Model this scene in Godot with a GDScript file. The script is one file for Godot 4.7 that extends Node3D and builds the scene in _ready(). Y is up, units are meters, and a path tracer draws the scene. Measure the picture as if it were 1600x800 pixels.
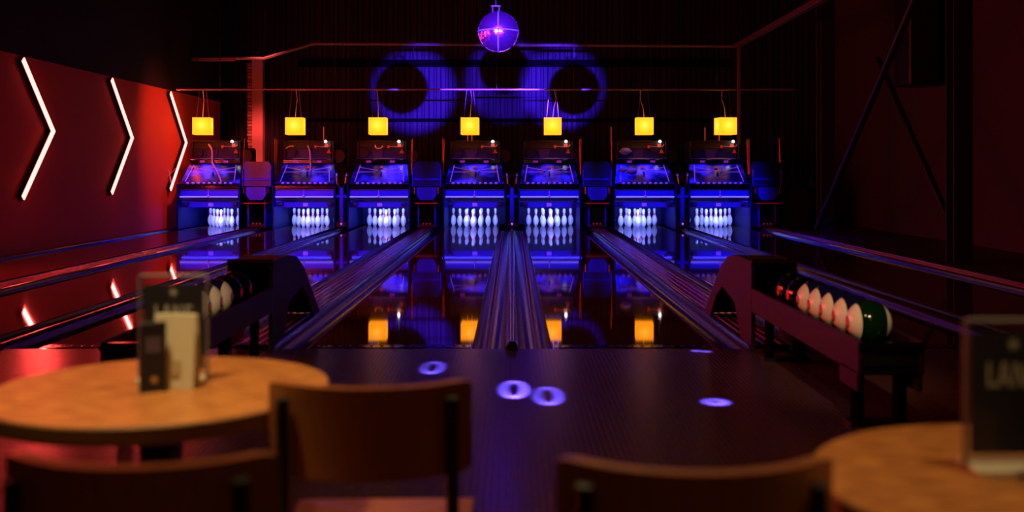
extends Node3D

# ------------------------------------------------------------------ measures
const EYE := 1.205            # camera height over the lanes
const FOUL := -6.9            # foul line
const PIT := -20.9            # front plane of the pinsetters
const BACK := -25.0           # back wall
const WALL_L := -7.1
const WALL_R := 7.4
const CEIL := 5.6
const LANE_W := 1.10
const GUT := 0.225
const LANES := [-6.12, -4.29, -2.65, -0.82, 0.82, 2.65, 4.29]
const ORD := ["leftmost", "second from left", "third from left", "middle", "third from right", "second from right", "rightmost"]

var M := {}
var used := {}

# ------------------------------------------------------------------ bookkeeping
func numbered(called: String) -> String:
	var n: int = used.get(called, 0)
	used[called] = n + 1
	return called if n == 0 else "%s_%03d" % [called, n]

func tag(o: Node, label: String, category: String, group := "", kind := "") -> void:
	if label: o.set_meta("label", label)
	if category: o.set_meta("category", category)
	if group: o.set_meta("group", group)
	if kind: o.set_meta("kind", kind)

func thing(called: String, label: String, category: String, at := Vector3.ZERO, turn := 0.0, group := "") -> Node3D:
	var o := Node3D.new()
	o.name = numbered(called)
	add_child(o, true)
	o.position = at
	o.rotation.y = turn
	tag(o, label, category, group)
	return o

func dup(src: Node3D, called: String, label: String, category: String, at: Vector3, turn := 0.0, group := "") -> Node3D:
	var o: Node3D = src.duplicate()
	o.name = numbered(called)
	add_child(o, true)
	o.position = at
	o.rotation.y = turn
	for k in ["label", "category", "group"]:
		if o.has_meta(k): o.remove_meta(k)
	tag(o, label, category, group)
	return o

func part(parent: Node, called: String, shape, m: Material, at := Vector3.ZERO, label := "") -> MeshInstance3D:
	var o := MeshInstance3D.new()
	var n := called
	var k := 1
	while parent.has_node(NodePath(n)):
		n = "%s_%03d" % [called, k]
		k += 1
	o.name = n
	if shape is SurfaceTool:
		shape.generate_normals()
		o.mesh = shape.commit()
	else:
		o.mesh = shape
	o.material_override = m
	parent.add_child(o, true)
	o.position = at
	if label: o.set_meta("label", label)
	return o

func struct(called: String, shape, m: Material) -> MeshInstance3D:
	var o := part(self, called, shape, m)
	o.set_meta("kind", "structure")
	return o

func mat(c: Color, rough := 0.6, metal := 0.0, spec := 0.5) -> StandardMaterial3D:
	var m := StandardMaterial3D.new()
	m.albedo_color = c
	m.roughness = rough
	m.metallic = metal
	m.metallic_specular = spec
	return m

func lin(r: float, g: float, b: float) -> Color:
	return Color(r, g, b).linear_to_srgb()

func glow(r: float, g: float, b: float, k := 1.0) -> StandardMaterial3D:
	var m := mat(Color(0.8, 0.8, 0.8), 0.6)
	m.emission_enabled = true
	m.emission = lin(r, g, b)
	m.emission_energy_multiplier = k
	return m

# ------------------------------------------------------------------ shapes
func S(smooth := false) -> SurfaceTool:
	var st := SurfaceTool.new()
	st.begin(Mesh.PRIMITIVE_TRIANGLES)
	st.set_smooth_group(0 if smooth else -1)
	return st

func tri(st: SurfaceTool, a: Vector3, b: Vector3, c: Vector3, inside: Vector3) -> void:
	var n := (a - c).cross(a - b)
	if n.dot((a + b + c) / 3.0 - inside) < 0.0:
		var t := b
		b = c
		c = t
	for v in [a, b, c]:
		st.set_uv(Vector2(v.x + v.z, v.y + v.z))
		st.add_vertex(v)

func quad(st: SurfaceTool, a: Vector3, b: Vector3, c: Vector3, d: Vector3, inside: Vector3) -> void:
	tri(st, a, b, c, inside)
	tri(st, a, c, d, inside)

# a box with chamfered edges
func box(st: SurfaceTool, c: Vector3, s: Vector3, bev := 0.0, turn := Basis.IDENTITY) -> void:
	var h := s / 2.0
	if bev <= 0.0:
		var p := []
		for i in 8:
			p.append(c + turn * Vector3(h.x if i & 1 else -h.x, h.y if i & 2 else -h.y, h.z if i & 4 else -h.z))
		for f in [[0, 1, 3, 2], [4, 5, 7, 6], [0, 1, 5, 4], [2, 3, 7, 6], [0, 2, 6, 4], [1, 3, 7, 5]]:
			quad(st, p[f[0]], p[f[1]], p[f[2]], p[f[3]], c)
		return
	var b := minf(bev, minf(h.x, minf(h.y, h.z)) * 0.9)
	# three points at every corner, one on each face
	var q := {}
	for i in 8:
		var sg := Vector3(1 if i & 1 else -1, 1 if i & 2 else -1, 1 if i & 4 else -1)
		q[[i, 0]] = c + turn * (sg * Vector3(h.x, h.y - b, h.z - b))
		q[[i, 1]] = c + turn * (sg * Vector3(h.x - b, h.y, h.z - b))
		q[[i, 2]] = c + turn * (sg * Vector3(h.x - b, h.y - b, h.z))
		tri(st, q[[i, 0]], q[[i, 1]], q[[i, 2]], c)
	for ax in 3:
		var u := 1 << ((ax + 1) % 3)
		var v := 1 << ((ax + 2) % 3)
		for side in 2:
			var o := (1 << ax) * side
			quad(st, q[[o, ax]], q[[o | u, ax]], q[[o | u | v, ax]], q[[o | v, ax]], c)
		# edges along ax
		var a1 := (ax + 1) % 3
		var a2 := (ax + 2) % 3
		for k in 4:
			var o := (u if k & 1 else 0) | (v if k & 2 else 0)
			var e := o | (1 << ax)
			quad(st, q[[o, a1]], q[[e, a1]], q[[e, a2]], q[[o, a2]], c)

func boxed(c: Vector3, s: Vector3, bev := 0.0, turn := Basis.IDENTITY) -> SurfaceTool:
	var st := S()
	box(st, c, s, bev, turn)
	return st

# round bar along a list of points
func tube(st: SurfaceTool, pts: Array, r: float, n := 8) -> void:
	var rings := []
	for i in pts.size():
		var d: Vector3 = (pts[mini(i + 1, pts.size() - 1)] - pts[maxi(i - 1, 0)]).normalized()
		var up := Vector3.UP if absf(d.y) < 0.95 else Vector3.RIGHT
		var a := d.cross(up).normalized()
		var b := d.cross(a).normalized()
		var ring := []
		for k in n:
			var t := TAU * k / n
			ring.append(pts[i] + (a * cos(t) + b * sin(t)) * r)
		rings.append(ring)
	for i in pts.size() - 1:
		var mid: Vector3 = (pts[i] + pts[i + 1]) / 2.0
		for k in n:
			var k2 := (k + 1) % n
			quad(st, rings[i][k], rings[i][k2], rings[i + 1][k2], rings[i + 1][k], mid)
	for e in [0, pts.size() - 1]:
		var mid: Vector3 = (pts[0] + pts[pts.size() - 1]) / 2.0 if pts.size() == 2 else pts[1 if e == 0 else e - 1]
		for k in range(1, n - 1):
			tri(st, rings[e][0], rings[e][k], rings[e][k + 1], mid)

func tubed(pts: Array, r: float, n := 8) -> SurfaceTool:
	var st := S(false)
	tube(st, pts, r, n)
	return st

# profile of (radius, height) turned about y
func lathe(st: SurfaceTool, prof: Array, n := 24, c := Vector3.ZERO) -> void:
	for i in prof.size() - 1:
		var p: Vector2 = prof[i]
		var q: Vector2 = prof[i + 1]
		# outward normal of the profile: to the right of its way up
		var out := Vector2(q.y - p.y, -(q.x - p.x))
		for k in n:
			var t0 := TAU * k / n
			var t1 := TAU * (k + 1) / n
			var a := c + Vector3(p.x * cos(t0), p.y, p.x * sin(t0))
			var b := c + Vector3(p.x * cos(t1), p.y, p.x * sin(t1))
			var e := c + Vector3(q.x * cos(t1), q.y, q.x * sin(t1))
			var f := c + Vector3(q.x * cos(t0), q.y, q.x * sin(t0))
			var tm := (t0 + t1) / 2.0
			var inside := (a + b + e + f) / 4.0 - Vector3(out.x * cos(tm), out.y, out.x * sin(tm))
			if p.x > 1e-5: tri(st, a, b, e if q.x > 1e-5 else c + Vector3(0, q.y, 0), inside)
			if q.x > 1e-5: tri(st, a if p.x > 1e-5 else c + Vector3(0, p.y, 0), e, f, inside)

# profile in x,y drawn out along z from z0 to z1; "above" tells the lit side
func extrude(st: SurfaceTool, prof: Array, z0: float, z1: float, closed := false) -> void:
	var mid := Vector2.ZERO
	for p in prof: mid += p
	mid /= prof.size()
	var n := prof.size()
	for i in (n if closed else n - 1):
		var p: Vector2 = prof[i]
		var q: Vector2 = prof[(i + 1) % n]
		var out := Vector2(q.y - p.y, -(q.x - p.x))
		if not closed and out.y < 0: out = -out
		if closed and not _ccw(prof): out = -out
		var c := (p + q) / 2.0 - out
		quad(st, Vector3(p.x, p.y, z0), Vector3(q.x, q.y, z0), Vector3(q.x, q.y, z1), Vector3(p.x, p.y, z1), Vector3(c.x, c.y, (z0 + z1) / 2.0))
	if closed:
		var pts := PackedVector2Array(prof)
		var idx := Geometry2D.triangulate_polygon(pts)
		for z in [z0, z1]:
			for k in range(0, idx.size(), 3):
				var a := pts[idx[k]]
				var b := pts[idx[k + 1]]
				var c := pts[idx[k + 2]]
				tri(st, Vector3(a.x, a.y, z), Vector3(b.x, b.y, z), Vector3(c.x, c.y, z), Vector3((a.x + b.x + c.x) / 3.0, (a.y + b.y + c.y) / 3.0, (z0 + z1) / 2.0))

func _ccw(prof: Array) -> bool:
	var s := 0.0
	for i in prof.size():
		var p: Vector2 = prof[i]
		var q: Vector2 = prof[(i + 1) % prof.size()]
		s += p.x * q.y - q.x * p.y
	return s > 0.0

# a zone of a sphere about the x axis, angles from the -x pole
func zone(r: float, t0: float, t1: float, n := 40, rows := 10) -> SurfaceTool:
	var st := S(true)
	for i in rows:
		var a0 := lerpf(t0, t1, float(i) / rows)
		var a1 := lerpf(t0, t1, float(i + 1) / rows)
		for k in n:
			var p0 := TAU * k / n
			var p1 := TAU * (k + 1) / n
			var f := func(t: float, p: float): return Vector3(-cos(t), sin(t) * cos(p), sin(t) * sin(p)) * r
			if a0 > 1e-4: tri(st, f.call(a0, p0), f.call(a0, p1), f.call(a1, p1), Vector3.ZERO)
			if a1 < PI - 1e-4: tri(st, f.call(a0, p0), f.call(a1, p1), f.call(a1, p0), Vector3.ZERO)
	return st

func spot(at: Vector3, to: Vector3, c: Color, e: float, angle: float, soft := 0.3, size := 0.02, parent: Node = self, called := "spot_light") -> void:
	var l := SpotLight3D.new()
	l.name = numbered(called)
	l.light_color = c
	l.light_energy = e
	l.spot_angle = angle
	l.spot_angle_attenuation = soft
	l.spot_range = 40.0
	l.spot_attenuation = 2.0
	l.light_size = size
	l.shadow_enabled = true
	parent.add_child(l, true)
	var d := (to - at).normalized()
	var up := Vector3.UP if absf(d.y) < 0.99 else Vector3.BACK
	l.global_transform = Transform3D(Basis.looking_at(d, up), at)

func area(at: Vector3, dir: Vector3, size: Vector2, c: Color, e: float, up := Vector3.UP, called := "area_light") -> void:
	var l := AreaLight3D.new()
	l.name = numbered(called)
	l.light_color = c
	l.light_energy = e
	l.area_size = size
	l.area_range = 40.0
	l.area_attenuation = 2.0
	l.shadow_enabled = true
	add_child(l, true)
	l.global_transform = Transform3D(Basis.looking_at(dir.normalized(), up), at)

func omni(at: Vector3, c: Color, e: float, size := 0.03, called := "omni_light") -> void:
	var l := OmniLight3D.new()
	l.name = numbered(called)
	l.light_color = c
	l.light_energy = e
	l.omni_range = 40.0
	l.omni_attenuation = 2.0
	l.light_size = size
	l.shadow_enabled = true
	add_child(l, true)
	l.position = at

# ------------------------------------------------------------------ scene
func _ready() -> void:
	camera_and_light()
	materials()
	room()
	lanes()
	var machine := pinsetters()
	ball_lifts()
	pins()
	chevrons()
	hanging_rail()
	mirror_ball()
	ball_returns()
	tables()

func camera_and_light() -> void:
	var cam := Camera3D.new()
	cam.name = "camera"
	cam.near = 0.05
	cam.far = 100.0
	cam.position = Vector3(0, EYE, 0)
	var at := CameraAttributesPhysical.new()
	at.frustum_near = 0.05
	at.frustum_far = 100.0
	at.frustum_focal_length = 35.0
	at.frustum_focus_distance = 17.0
	at.exposure_aperture = 2.0
	cam.attributes = at
	cam.projection = Camera3D.PROJECTION_FRUSTUM
	cam.near = 0.05
	cam.size = 0.05 * 800.0 / 1600.0
	cam.frustum_offset = Vector2(0, -0.05 * 134.0 / 1600.0)
	add_child(cam)
	cam.current = true
	var env := Environment.new()
	env.background_mode = Environment.BG_COLOR
	env.background_color = Color.BLACK
	env.tonemap_mode = Environment.TONE_MAPPER_LINEAR
	env.tonemap_exposure = 1.0
	env.sdfgi_enabled = true
	env.ssao_enabled = true
	env.ssil_enabled = true
	var we := WorldEnvironment.new()
	we.name = "environment"
	we.environment = env
	add_child(we)
	# ultraviolet tubes over every pin deck: towards the pins, and forward over the lane
	for x in LANES:
		area(Vector3(x, 0.66, PIT - 0.20), Vector3(0, -0.75, -1), Vector2(1.1, 0.10), lin(0.17, 0.225, 1.0), 5.8, Vector3.UP, "pin_light")
		area(Vector3(x, 0.575, PIT + 0.05), Vector3(0, -1, 0), Vector2(1.2, 0.08), lin(0.02, 0.012, 1.0), 1.0, Vector3.BACK, "deck_light")
	# blue floods high over the lanes, aimed at the machines
	for x in LANES:
		spot(Vector3(x * 0.95, 4.9, -15.2), Vector3(x, 0.78, -20.9), lin(0.012, 0.014, 1.0), 95.0, 8.5, 0.9, 0.12, self, "machine_flood")
	for x in [-5.2, -3.47, -1.735, 0.0, 1.735, 3.47, 5.2]:
		spot(Vector3(x, 4.9, -16.0), Vector3(x, 0.0, -18.3), lin(0.03, 0.015, 1.0), 24.0, 12.0, 1.0, 0.12, self, "lane_flood")
	# red flood on the left wall between the second and the third chevron
	spot(Vector3(-4.2, 5.2, -19.0), Vector3(-7.1, 1.7, -20.7), lin(1.0, 0.13, 0.05), 17.0, 19.0, 1.0, 0.2, self, "red_flood")
	spot(Vector3(-4.9, 5.2, -20.8), Vector3(-6.13, 1.7, -24.8), lin(1.0, 0.10, 0.09), 65.0, 9.0, 1.0, 0.2, self, "red_flood")
	# lamps over the two tables
	spot(Vector3(-0.86, 2.45, -1.74), Vector3(-0.76, 0.75, -2.12), lin(1.0, 0.78, 0.42), 3.6, 18.5, 0.6, 0.08, self, "table_light")
	spot(Vector3(0.98, 2.45, -1.2), Vector3(0.84, 0.75, -1.5), lin(1.0, 0.78, 0.42), 1.35, 18.5, 0.6, 0.08, self, "table_light")
	omni(Vector3(0.1, 2.7, -2.9), lin(1.0, 0.62, 0.28), 1.5, 0.1, "aisle_light")
	omni(Vector3(0.5, 3.3, 1.4), lin(1.0, 0.50, 0.13), 0.65, 0.1, "rear_light")
	spot(Vector3(-0.12, 2.7, -2.02), Vector3(-0.12, 0.0, -1.62), lin(1.0, 0.62, 0.25), 1.5, 24.0, 1.0, 0.08, self, "seat_light")
	# ceiling lamps behind the seats that reach the racks
	for q in [-1.0, 1.0]:
		spot(Vector3(q * 0.7, 3.6, -1.0), Vector3(q * 1.735, 0.45, -5.35), lin(1.0, 0.68, 0.40), 13.0, 6.5, 0.9, 0.06, self, "rack_light")
	# three blue stage lights aimed at the mirror ball; their light that passes it falls on the back wall
	var ball := Vector3(-0.169, 2.918, -12.66)
	for p in [Vector2(628, 138), Vector2(788, 108), Vector2(897.5, 140)]:
		var w := Vector3((p.x - 800.0) / 1600.0 * -BACK, EYE + (266.0 - p.y) / 1600.0 * -BACK, BACK)
		var s := ball + (ball - w).normalized() * 8.45
		var aim := ball + (Vector3(0.12, -0.03, 0) if p.x < 700 else (Vector3(-0.12, 0.02, 0) if p.x > 850 else Vector3(0.02, -0.12, 0)))
		spot(s, aim, lin(0.065, 0.012, 1.0), 4300.0 if p.x > 850 or p.x < 700 else 2200.0, 3.1, 0.55, 0.03, self, "stage_light")

func materials() -> void:
	var fn := FastNoiseLite.new()
	fn.seed = 7
	fn.frequency = 0.02
	fn.fractal_octaves = 4
	# table wood
	var g := Gradient.new()
	g.set_color(0, Color(0.50, 0.285, 0.12))
	g.set_color(1, Color(0.77, 0.50, 0.245))
	var nt := NoiseTexture2D.new()
	nt.width = 512
	nt.height = 512
	nt.seamless = true
	nt.noise = fn
	nt.color_ramp = g
	var wood := mat(Color(1, 1, 1), 0.38)
	wood.albedo_texture = nt
	wood.uv1_triplanar = true
	wood.uv1_scale = Vector3(1.2, 1.2, 5.0)
	M.table = wood
	M.table_rim = mat(Color(0.46, 0.29, 0.11), 0.5)
	# chair plywood
	var g2 := Gradient.new()
	g2.set_color(0, Color(0.46, 0.24, 0.10))
	g2.set_color(1, Color(0.58, 0.33, 0.14))
	var nt2 := NoiseTexture2D.new()
	nt2.width = 512
	nt2.height = 512
	nt2.seamless = true
	nt2.noise = fn
	nt2.color_ramp = g2
	var ply := mat(Color(1, 1, 1), 0.42)
	ply.albedo_texture = nt2
	ply.uv1_triplanar = true
	ply.uv1_scale = Vector3(8.0, 1.0, 1.0)
	M.ply = ply
	# lane boards
	var g3 := Gradient.new()
	g3.set_color(0, Color(0.20, 0.13, 0.09))
	g3.set_color(1, Color(0.30, 0.20, 0.13))
	var fn3 := FastNoiseLite.new()
	fn3.seed = 11
	fn3.frequency = 0.03
	var nt3 := NoiseTexture2D.new()
	nt3.width = 512
	nt3.height = 512
	nt3.seamless = true
	nt3.noise = fn3
	nt3.color_ramp = g3
	var lane := mat(Color(1, 1, 1), 0.035)
	lane.albedo_texture = nt3
	lane.uv1_triplanar = true
	lane.uv1_scale = Vector3(8.0, 1.0, 0.15)
	M.lane = lane
	var appr := mat(Color(0.85, 0.8, 0.8), 0.25)
	var g4 := Gradient.new()
	g4.set_color(0, Color(0.30, 0.21, 0.20))
	g4.set_color(1, Color(0.42, 0.30, 0.27))
	var nt4 := NoiseTexture2D.new()
	nt4.width = 512
	nt4.height = 512
	nt4.seamless = true
	nt4.noise = fn3
	nt4.color_ramp = g4
	appr.albedo_texture = nt4
	appr.uv1_triplanar = true
	appr.uv1_scale = Vector3(6.0, 1.0, 0.3)
	M.approach = appr
	M.gutter = mat(Color(0.13, 0.07, 0.15), 0.22, 0.0, 0.4)
	M.rib = mat(Color(0.90, 0.42, 0.36), 0.28, 0.85)
	M.cap_rib = mat(Color(0.80, 0.40, 0.40), 0.25, 0.8)
	M.cap = mat(Color(0.16, 0.14, 0.17), 0.18)
	M.slab = mat(Color(0.10, 0.09, 0.10), 0.5)
	M.black = mat(Color(0.03, 0.03, 0.035), 0.45)
	M.black_gloss = mat(Color(0.02, 0.02, 0.025), 0.15)
	M.soot = mat(Color(0.025, 0.02, 0.025), 0.95, 0.0, 0.1)
	M.dark = mat(Color(0.11, 0.10, 0.12), 0.5)
	M.steel = mat(Color(0.55, 0.55, 0.58), 0.3, 1.0)
	M.steel_dark = mat(Color(0.20, 0.20, 0.22), 0.4, 0.6)
	M.red_wall = mat(Color(0.90, 0.32, 0.24), 0.75)
	M.dark_wall = mat(Color(0.11, 0.09, 0.11), 0.85)
	M.metal_wall = mat(Color(0.11, 0.105, 0.15), 0.6, 0.0, 0.3)
	M.ceil = mat(Color(0.12, 0.11, 0.12), 0.9)
	M.right_wall = mat(Color(0.17, 0.09, 0.10), 0.85)
	M.blue_panel = mat(Color(0.12, 0.16, 0.74), 0.3)
	M.blue_dark = mat(Color(0.08, 0.10, 0.46), 0.4)
	M.mask = mat(Color(0.14, 0.15, 0.48), 0.5)
	M.cover_dark = mat(Color(0.06, 0.08, 0.38), 0.25)
	# scuffed clear plastic over the pin elevators
	var fs := FastNoiseLite.new()
	fs.seed = 5
	fs.frequency = 0.010
	fs.fractal_octaves = 5
	var gs := Gradient.new()
	gs.set_color(0, Color(0.03, 0.04, 0.22))
	gs.set_color(1, Color(0.36, 0.45, 1.0))
	gs.set_offset(0, 0.38)
	gs.set_offset(1, 0.72)
	var ns := NoiseTexture2D.new()
	ns.width = 512
	ns.height = 512
	ns.seamless = true
	ns.noise = fs
	ns.color_ramp = gs
	M.cover = mat(Color(1, 1, 1), 0.2)
	M.cover.albedo_texture = ns
	M.cover.uv1_triplanar = true
	M.cover.uv1_world_triplanar = true
	M.cover.uv1_scale = Vector3(0.22, 0.5, 0.5)
	M.pit = mat(Color(0.03, 0.03, 0.24), 0.5, 0.0, 0.25)
	M.white = mat(Color(0.86, 0.86, 0.86), 0.25)
	M.pin = mat(Color(0.92, 0.92, 0.92), 0.18)
	M.pin_red = mat(Color(0.95, 0.30, 0.36), 0.25)
	M.cream = mat(Color(0.80, 0.74, 0.58), 0.6)
	M.orange = mat(Color(0.90, 0.36, 0.12), 0.5)
	M.pink = mat(Color(0.85, 0.45, 0.55), 0.5)
	M.brass = mat(Color(0.70, 0.42, 0.20), 0.35, 0.6)
	M.uv_tube = glow(0.14, 0.13, 1.0, 1.1)
	M.led = glow(1.0, 0.95, 0.9, 9.0)
	M.pink_led = glow(1.0, 0.25, 0.5, 0.7)
	M.neon = glow(1.0, 0.165, 0.145, 5.8)
	M.shade = glow(1.0, 1.0, 1.0, 2.7)
	M.shade.albedo_color = Color(0.5, 0.28, 0.02)
	var gg := Gradient.new()
	gg.set_color(0, lin(1.0, 0.46, 0.07))
	gg.set_color(1, lin(0.9, 0.25, 0.004))
	gg.add_point(0.30, lin(1.0, 0.34, 0.02))
	var gt := GradientTexture2D.new()
	gt.gradient = gg
	gt.fill = GradientTexture2D.FILL_RADIAL
	gt.fill_from = Vector2(0.5, 0.45)
	gt.fill_to = Vector2(1.0, 0.45)
	gt.width = 128
	gt.height = 128
	M.shade.emission_texture = gt
	M.shade.emission_operator = BaseMaterial3D.EMISSION_OP_MULTIPLY
	M.shade.uv1_triplanar = true
	M.shade.uv1_triplanar_sharpness = 20.0
	M.shade.uv1_scale = Vector3.ONE / 0.36
	M.shade.uv1_offset = Vector3(0.5, 0.5, 0.5)
	M.bulb = glow(1.0, 0.42, 0.05, 6.0)
	var clear := mat(Color(0.3, 0.3, 0.32, 0.03), 0.06)
	clear.transparency = BaseMaterial3D.TRANSPARENCY_ALPHA
	clear.metallic_specular = 0.22
	M.clear = clear

func room() -> void:
	var far := BACK - 0.3
	struct("floor", boxed(Vector3(0.15, -0.1, (FOUL + 2.5) / 2.0), Vector3(14.6, 0.2, 2.5 - FOUL), 0.0), M.approach)
	struct("floor_under_lanes", boxed(Vector3(0.15, -0.21, (FOUL + far) / 2.0), Vector3(14.9, 0.14, FOUL - far + 0.01), 0.0), M.slab)
	# narrow boards of the approach, running towards the pins
	var fl: Node = get_node("floor")
	var st := S()
	var x := -4.6
	while x < 4.6:
		box(st, Vector3(x, 0.0, (FOUL - 2.2) / 2.0), Vector3(0.0245, 0.006, -FOUL - 2.2 - 0.02), 0.0012)
		x += 0.027
	var bo := part(fl, "approach_boards", st, M.approach)
	bo.set_meta("kind", "stuff")
	# walkway right of the rightmost lane and ledge left of the leftmost lane
	struct("floor_walkway", boxed(Vector3((5.36 + WALL_R) / 2.0, -0.07, (FOUL + far) / 2.0), Vector3(WALL_R - 5.36, 0.14, FOUL - far), 0.0), M.slab)
	struct("wall_left", boxed(Vector3(WALL_L - 0.15, CEIL / 2.0 - 0.14, (far + 2.5) / 2.0), Vector3(0.3, CEIL + 0.28, 2.5 - far), 0.0), M.dark_wall)
	var rp := part(self, "wall_left_panel", boxed(Vector3(WALL_L + 0.01, 1.43, (far + 2.5) / 2.0 + 0.16), Vector3(0.03, 2.86, 2.2 - BACK), 0.004), M.red_wall)
	rp.set_meta("kind", "structure")
	struct("wall_right", boxed(Vector3(WALL_R + 0.15, CEIL / 2.0 - 0.14, (far + 2.5) / 2.0), Vector3(0.3, CEIL + 0.28, 2.5 - far), 0.0), M.right_wall)
	struct("wall_front", boxed(Vector3(0.15, CEIL / 2.0 - 0.14, 2.65), Vector3(15.1, CEIL + 0.28, 0.3), 0.0), M.dark_wall)
	struct("ceiling", boxed(Vector3(0.15, CEIL + 0.1, (far + 2.5) / 2.0), Vector3(15.1, 0.2, 2.8 - far), 0.0), M.ceil)
	# back wall of profiled metal sheets
	var wb := struct("wall_back", boxed(Vector3(0.15, CEIL / 2.0 - 0.14, BACK - 0.2), Vector3(15.1, CEIL + 0.28, 0.3), 0.0), M.dark_wall)
	var sheet: Mesh
	var w := 0.29
	var prof := [Vector2(0, -0.05), Vector2(0, 0.0), Vector2(0.03, 0.0), Vector2(0.05, 0.035), Vector2(0.13, 0.035), Vector2(0.15, 0.0), Vector2(0.155, 0.0), Vector2(0.165, 0.022), Vector2(0.25, 0.022), Vector2(0.265, 0.0), Vector2(0.284, 0.0), Vector2(0.284, -0.05)]
	var ss := S()
	for i in prof.size() - 1:
		var a: Vector2 = prof[i]
		var b: Vector2 = prof[i + 1]
		var c := Vector3(0.14, CEIL / 2.0, -1.0)
		quad(ss, Vector3(a.x, 0, a.y), Vector3(b.x, 0, b.y), Vector3(b.x, CEIL, b.y), Vector3(a.x, CEIL, a.y), c)
	ss.generate_normals()
	sheet = ss.commit()
	var tones := [M.metal_wall, mat(Color(0.095, 0.09, 0.13), 0.65, 0.0, 0.3), mat(Color(0.13, 0.12, 0.17), 0.55, 0.0, 0.3)]
	var rng := RandomNumberGenerator.new()
	rng.seed = 4
	for i in 50:
		var px := WALL_L + i * w
		if px + w > WALL_R: break
		part(wb, "panel", sheet, tones[rng.randi() % 3], Vector3(px, 0, BACK))
	# horizontal steel members on the back wall
	var be := struct("beam_back_upper", boxed(Vector3(0, 3.80, BACK + 0.12), Vector3(10.4, 0.17, 0.12), 0.01), M.soot)
	var b2 := struct("beam_back_lower", boxed(Vector3(0, 2.42, BACK + 0.10), Vector3(10.4, 0.08, 0.08), 0.008), M.soot)
	# pilaster left, painted, of brick
	var pil := struct("column_left", boxed(Vector3(-6.13, 1.93, BACK + 0.24), Vector3(0.26, 3.86, 0.24), 0.008), mat(Color(0.72, 0.52, 0.50), 0.7))
	var row := 0
	var h := 0.02
	var bm := [mat(Color(0.60, 0.38, 0.33), 0.85), mat(Color(0.52, 0.32, 0.28), 0.85), mat(Color(0.66, 0.44, 0.38), 0.85)]
	while h < 3.78:
		part(pil, "brick", boxed(Vector3(-6.32 + (0.008 if row % 2 else 0.0), h + 0.034, BACK + 0.24), Vector3(0.115, 0.064, 0.23), 0.006), bm[row % 3])
		h += 0.077
		row += 1
	# steel members overhead
	var hr := 3.96
	var zr := -22.5
	var rail := S()
	tube(rail, [Vector3(-6.36, 3.67, zr), Vector3(-5.45, 3.66, zr), Vector3(-4.36, 3.985, zr), Vector3(4.92, hr - 0.03, zr)], 0.035, 6)
	tag(part(self, "overhead_steel_rail", rail, mat(Color(0.42, 0.36, 0.38), 0.45, 0.3)), "thin steel rail spanning the hall above the machines, bent down at the left column", "rail")
	struct("beam_right", boxed(Vector3(4.95, hr - 0.02, (zr - 10.0) / 2.0), Vector3(0.12, 0.10, zr * -1.0 - 10.0), 0.01), mat(Color(0.30, 0.22, 0.24), 0.6))
	struct("column_slim", boxed(Vector3(4.98, 1.98, zr), Vector3(0.07, 3.96, 0.07), 0.006), mat(Color(0.34, 0.26, 0.26), 0.6))
	struct("beam_left", boxed(Vector3(-6.55, 3.64, zr), Vector3(0.95, 0.08, 0.10), 0.01), mat(Color(0.42, 0.34, 0.34), 0.6))
	# steel columns on the right with crossed braces between them
	for c in [[5.85, -19.1, 0.26], [5.85, -13.4, 0.25]]:
		var s := S()
		box(s, Vector3(c[0], CEIL / 2.0, c[1] + 0.12), Vector3(c[2], CEIL, 0.022), 0.004)
		box(s, Vector3(c[0], CEIL / 2.0, c[1] - 0.12), Vector3(c[2], CEIL, 0.022), 0.004)
		box(s, Vector3(c[0], CEIL / 2.0, c[1]), Vector3(0.02, CEIL, 0.22), 0.003)
		struct("column_right", s, mat(Color(0.05, 0.045, 0.05), 0.6)) if c[1] < -15 else struct("column_right_near", s, mat(Color(0.05, 0.045, 0.05), 0.6))
	var br := S()
	tube(br, [Vector3(5.64, 0.12, -18.95), Vector3(5.64, 5.45, -11.9)], 0.055, 8)
	tag(part(self, "diagonal_brace", br, M.black), "long dark diagonal steel brace rising towards the near column, right side", "brace", "crossed braces on the right")
	var br2 := S()
	tube(br2, [Vector3(6.06, 0.03, -13.68), Vector3(6.06, 3.05, -16.95)], 0.05, 8)
	tag(part(self, "diagonal_brace_001", br2, M.black), "shorter dark diagonal steel brace running down to the near column foot", "brace", "crossed braces on the right")
	# dark duct hanging in front of the right wall
	tag(part(self, "wall_duct", boxed(Vector3(6.95, 4.1, -17.6), Vector3(0.5, 2.9, 0.7), 0.02), M.black), "tall dark duct beside the far right column", "duct")
	# low cabinet right of the last ball lift
	var cb := thing("equipment_cabinet", "low black cabinet with blue-lit edge right of the rightmost ball lift", "cabinet", Vector3(5.83, 0, -21.3))
	part(cb, "body", boxed(Vector3(0, 0.43, 0), Vector3(0.6, 0.86, 0.5), 0.01), M.black)
	part(cb, "side_post", boxed(Vector3(0.36, 0.5, 0.1), Vector3(0.08, 1.0, 0.08), 0.008), M.blue_dark)

func gutter_profile(x0: float, dirn: float) -> Array:
	var p := [Vector2(x0, -0.004)]
	for i in 57:
		var u := GUT * i / 56.0
		var r := GUT / 2.0
		var y := -sqrt(maxf(0.0, r * r - (u - r) * (u - r))) * 0.72 - 0.006
		p.append(Vector2(x0 + dirn * u, y))
	return p

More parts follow.
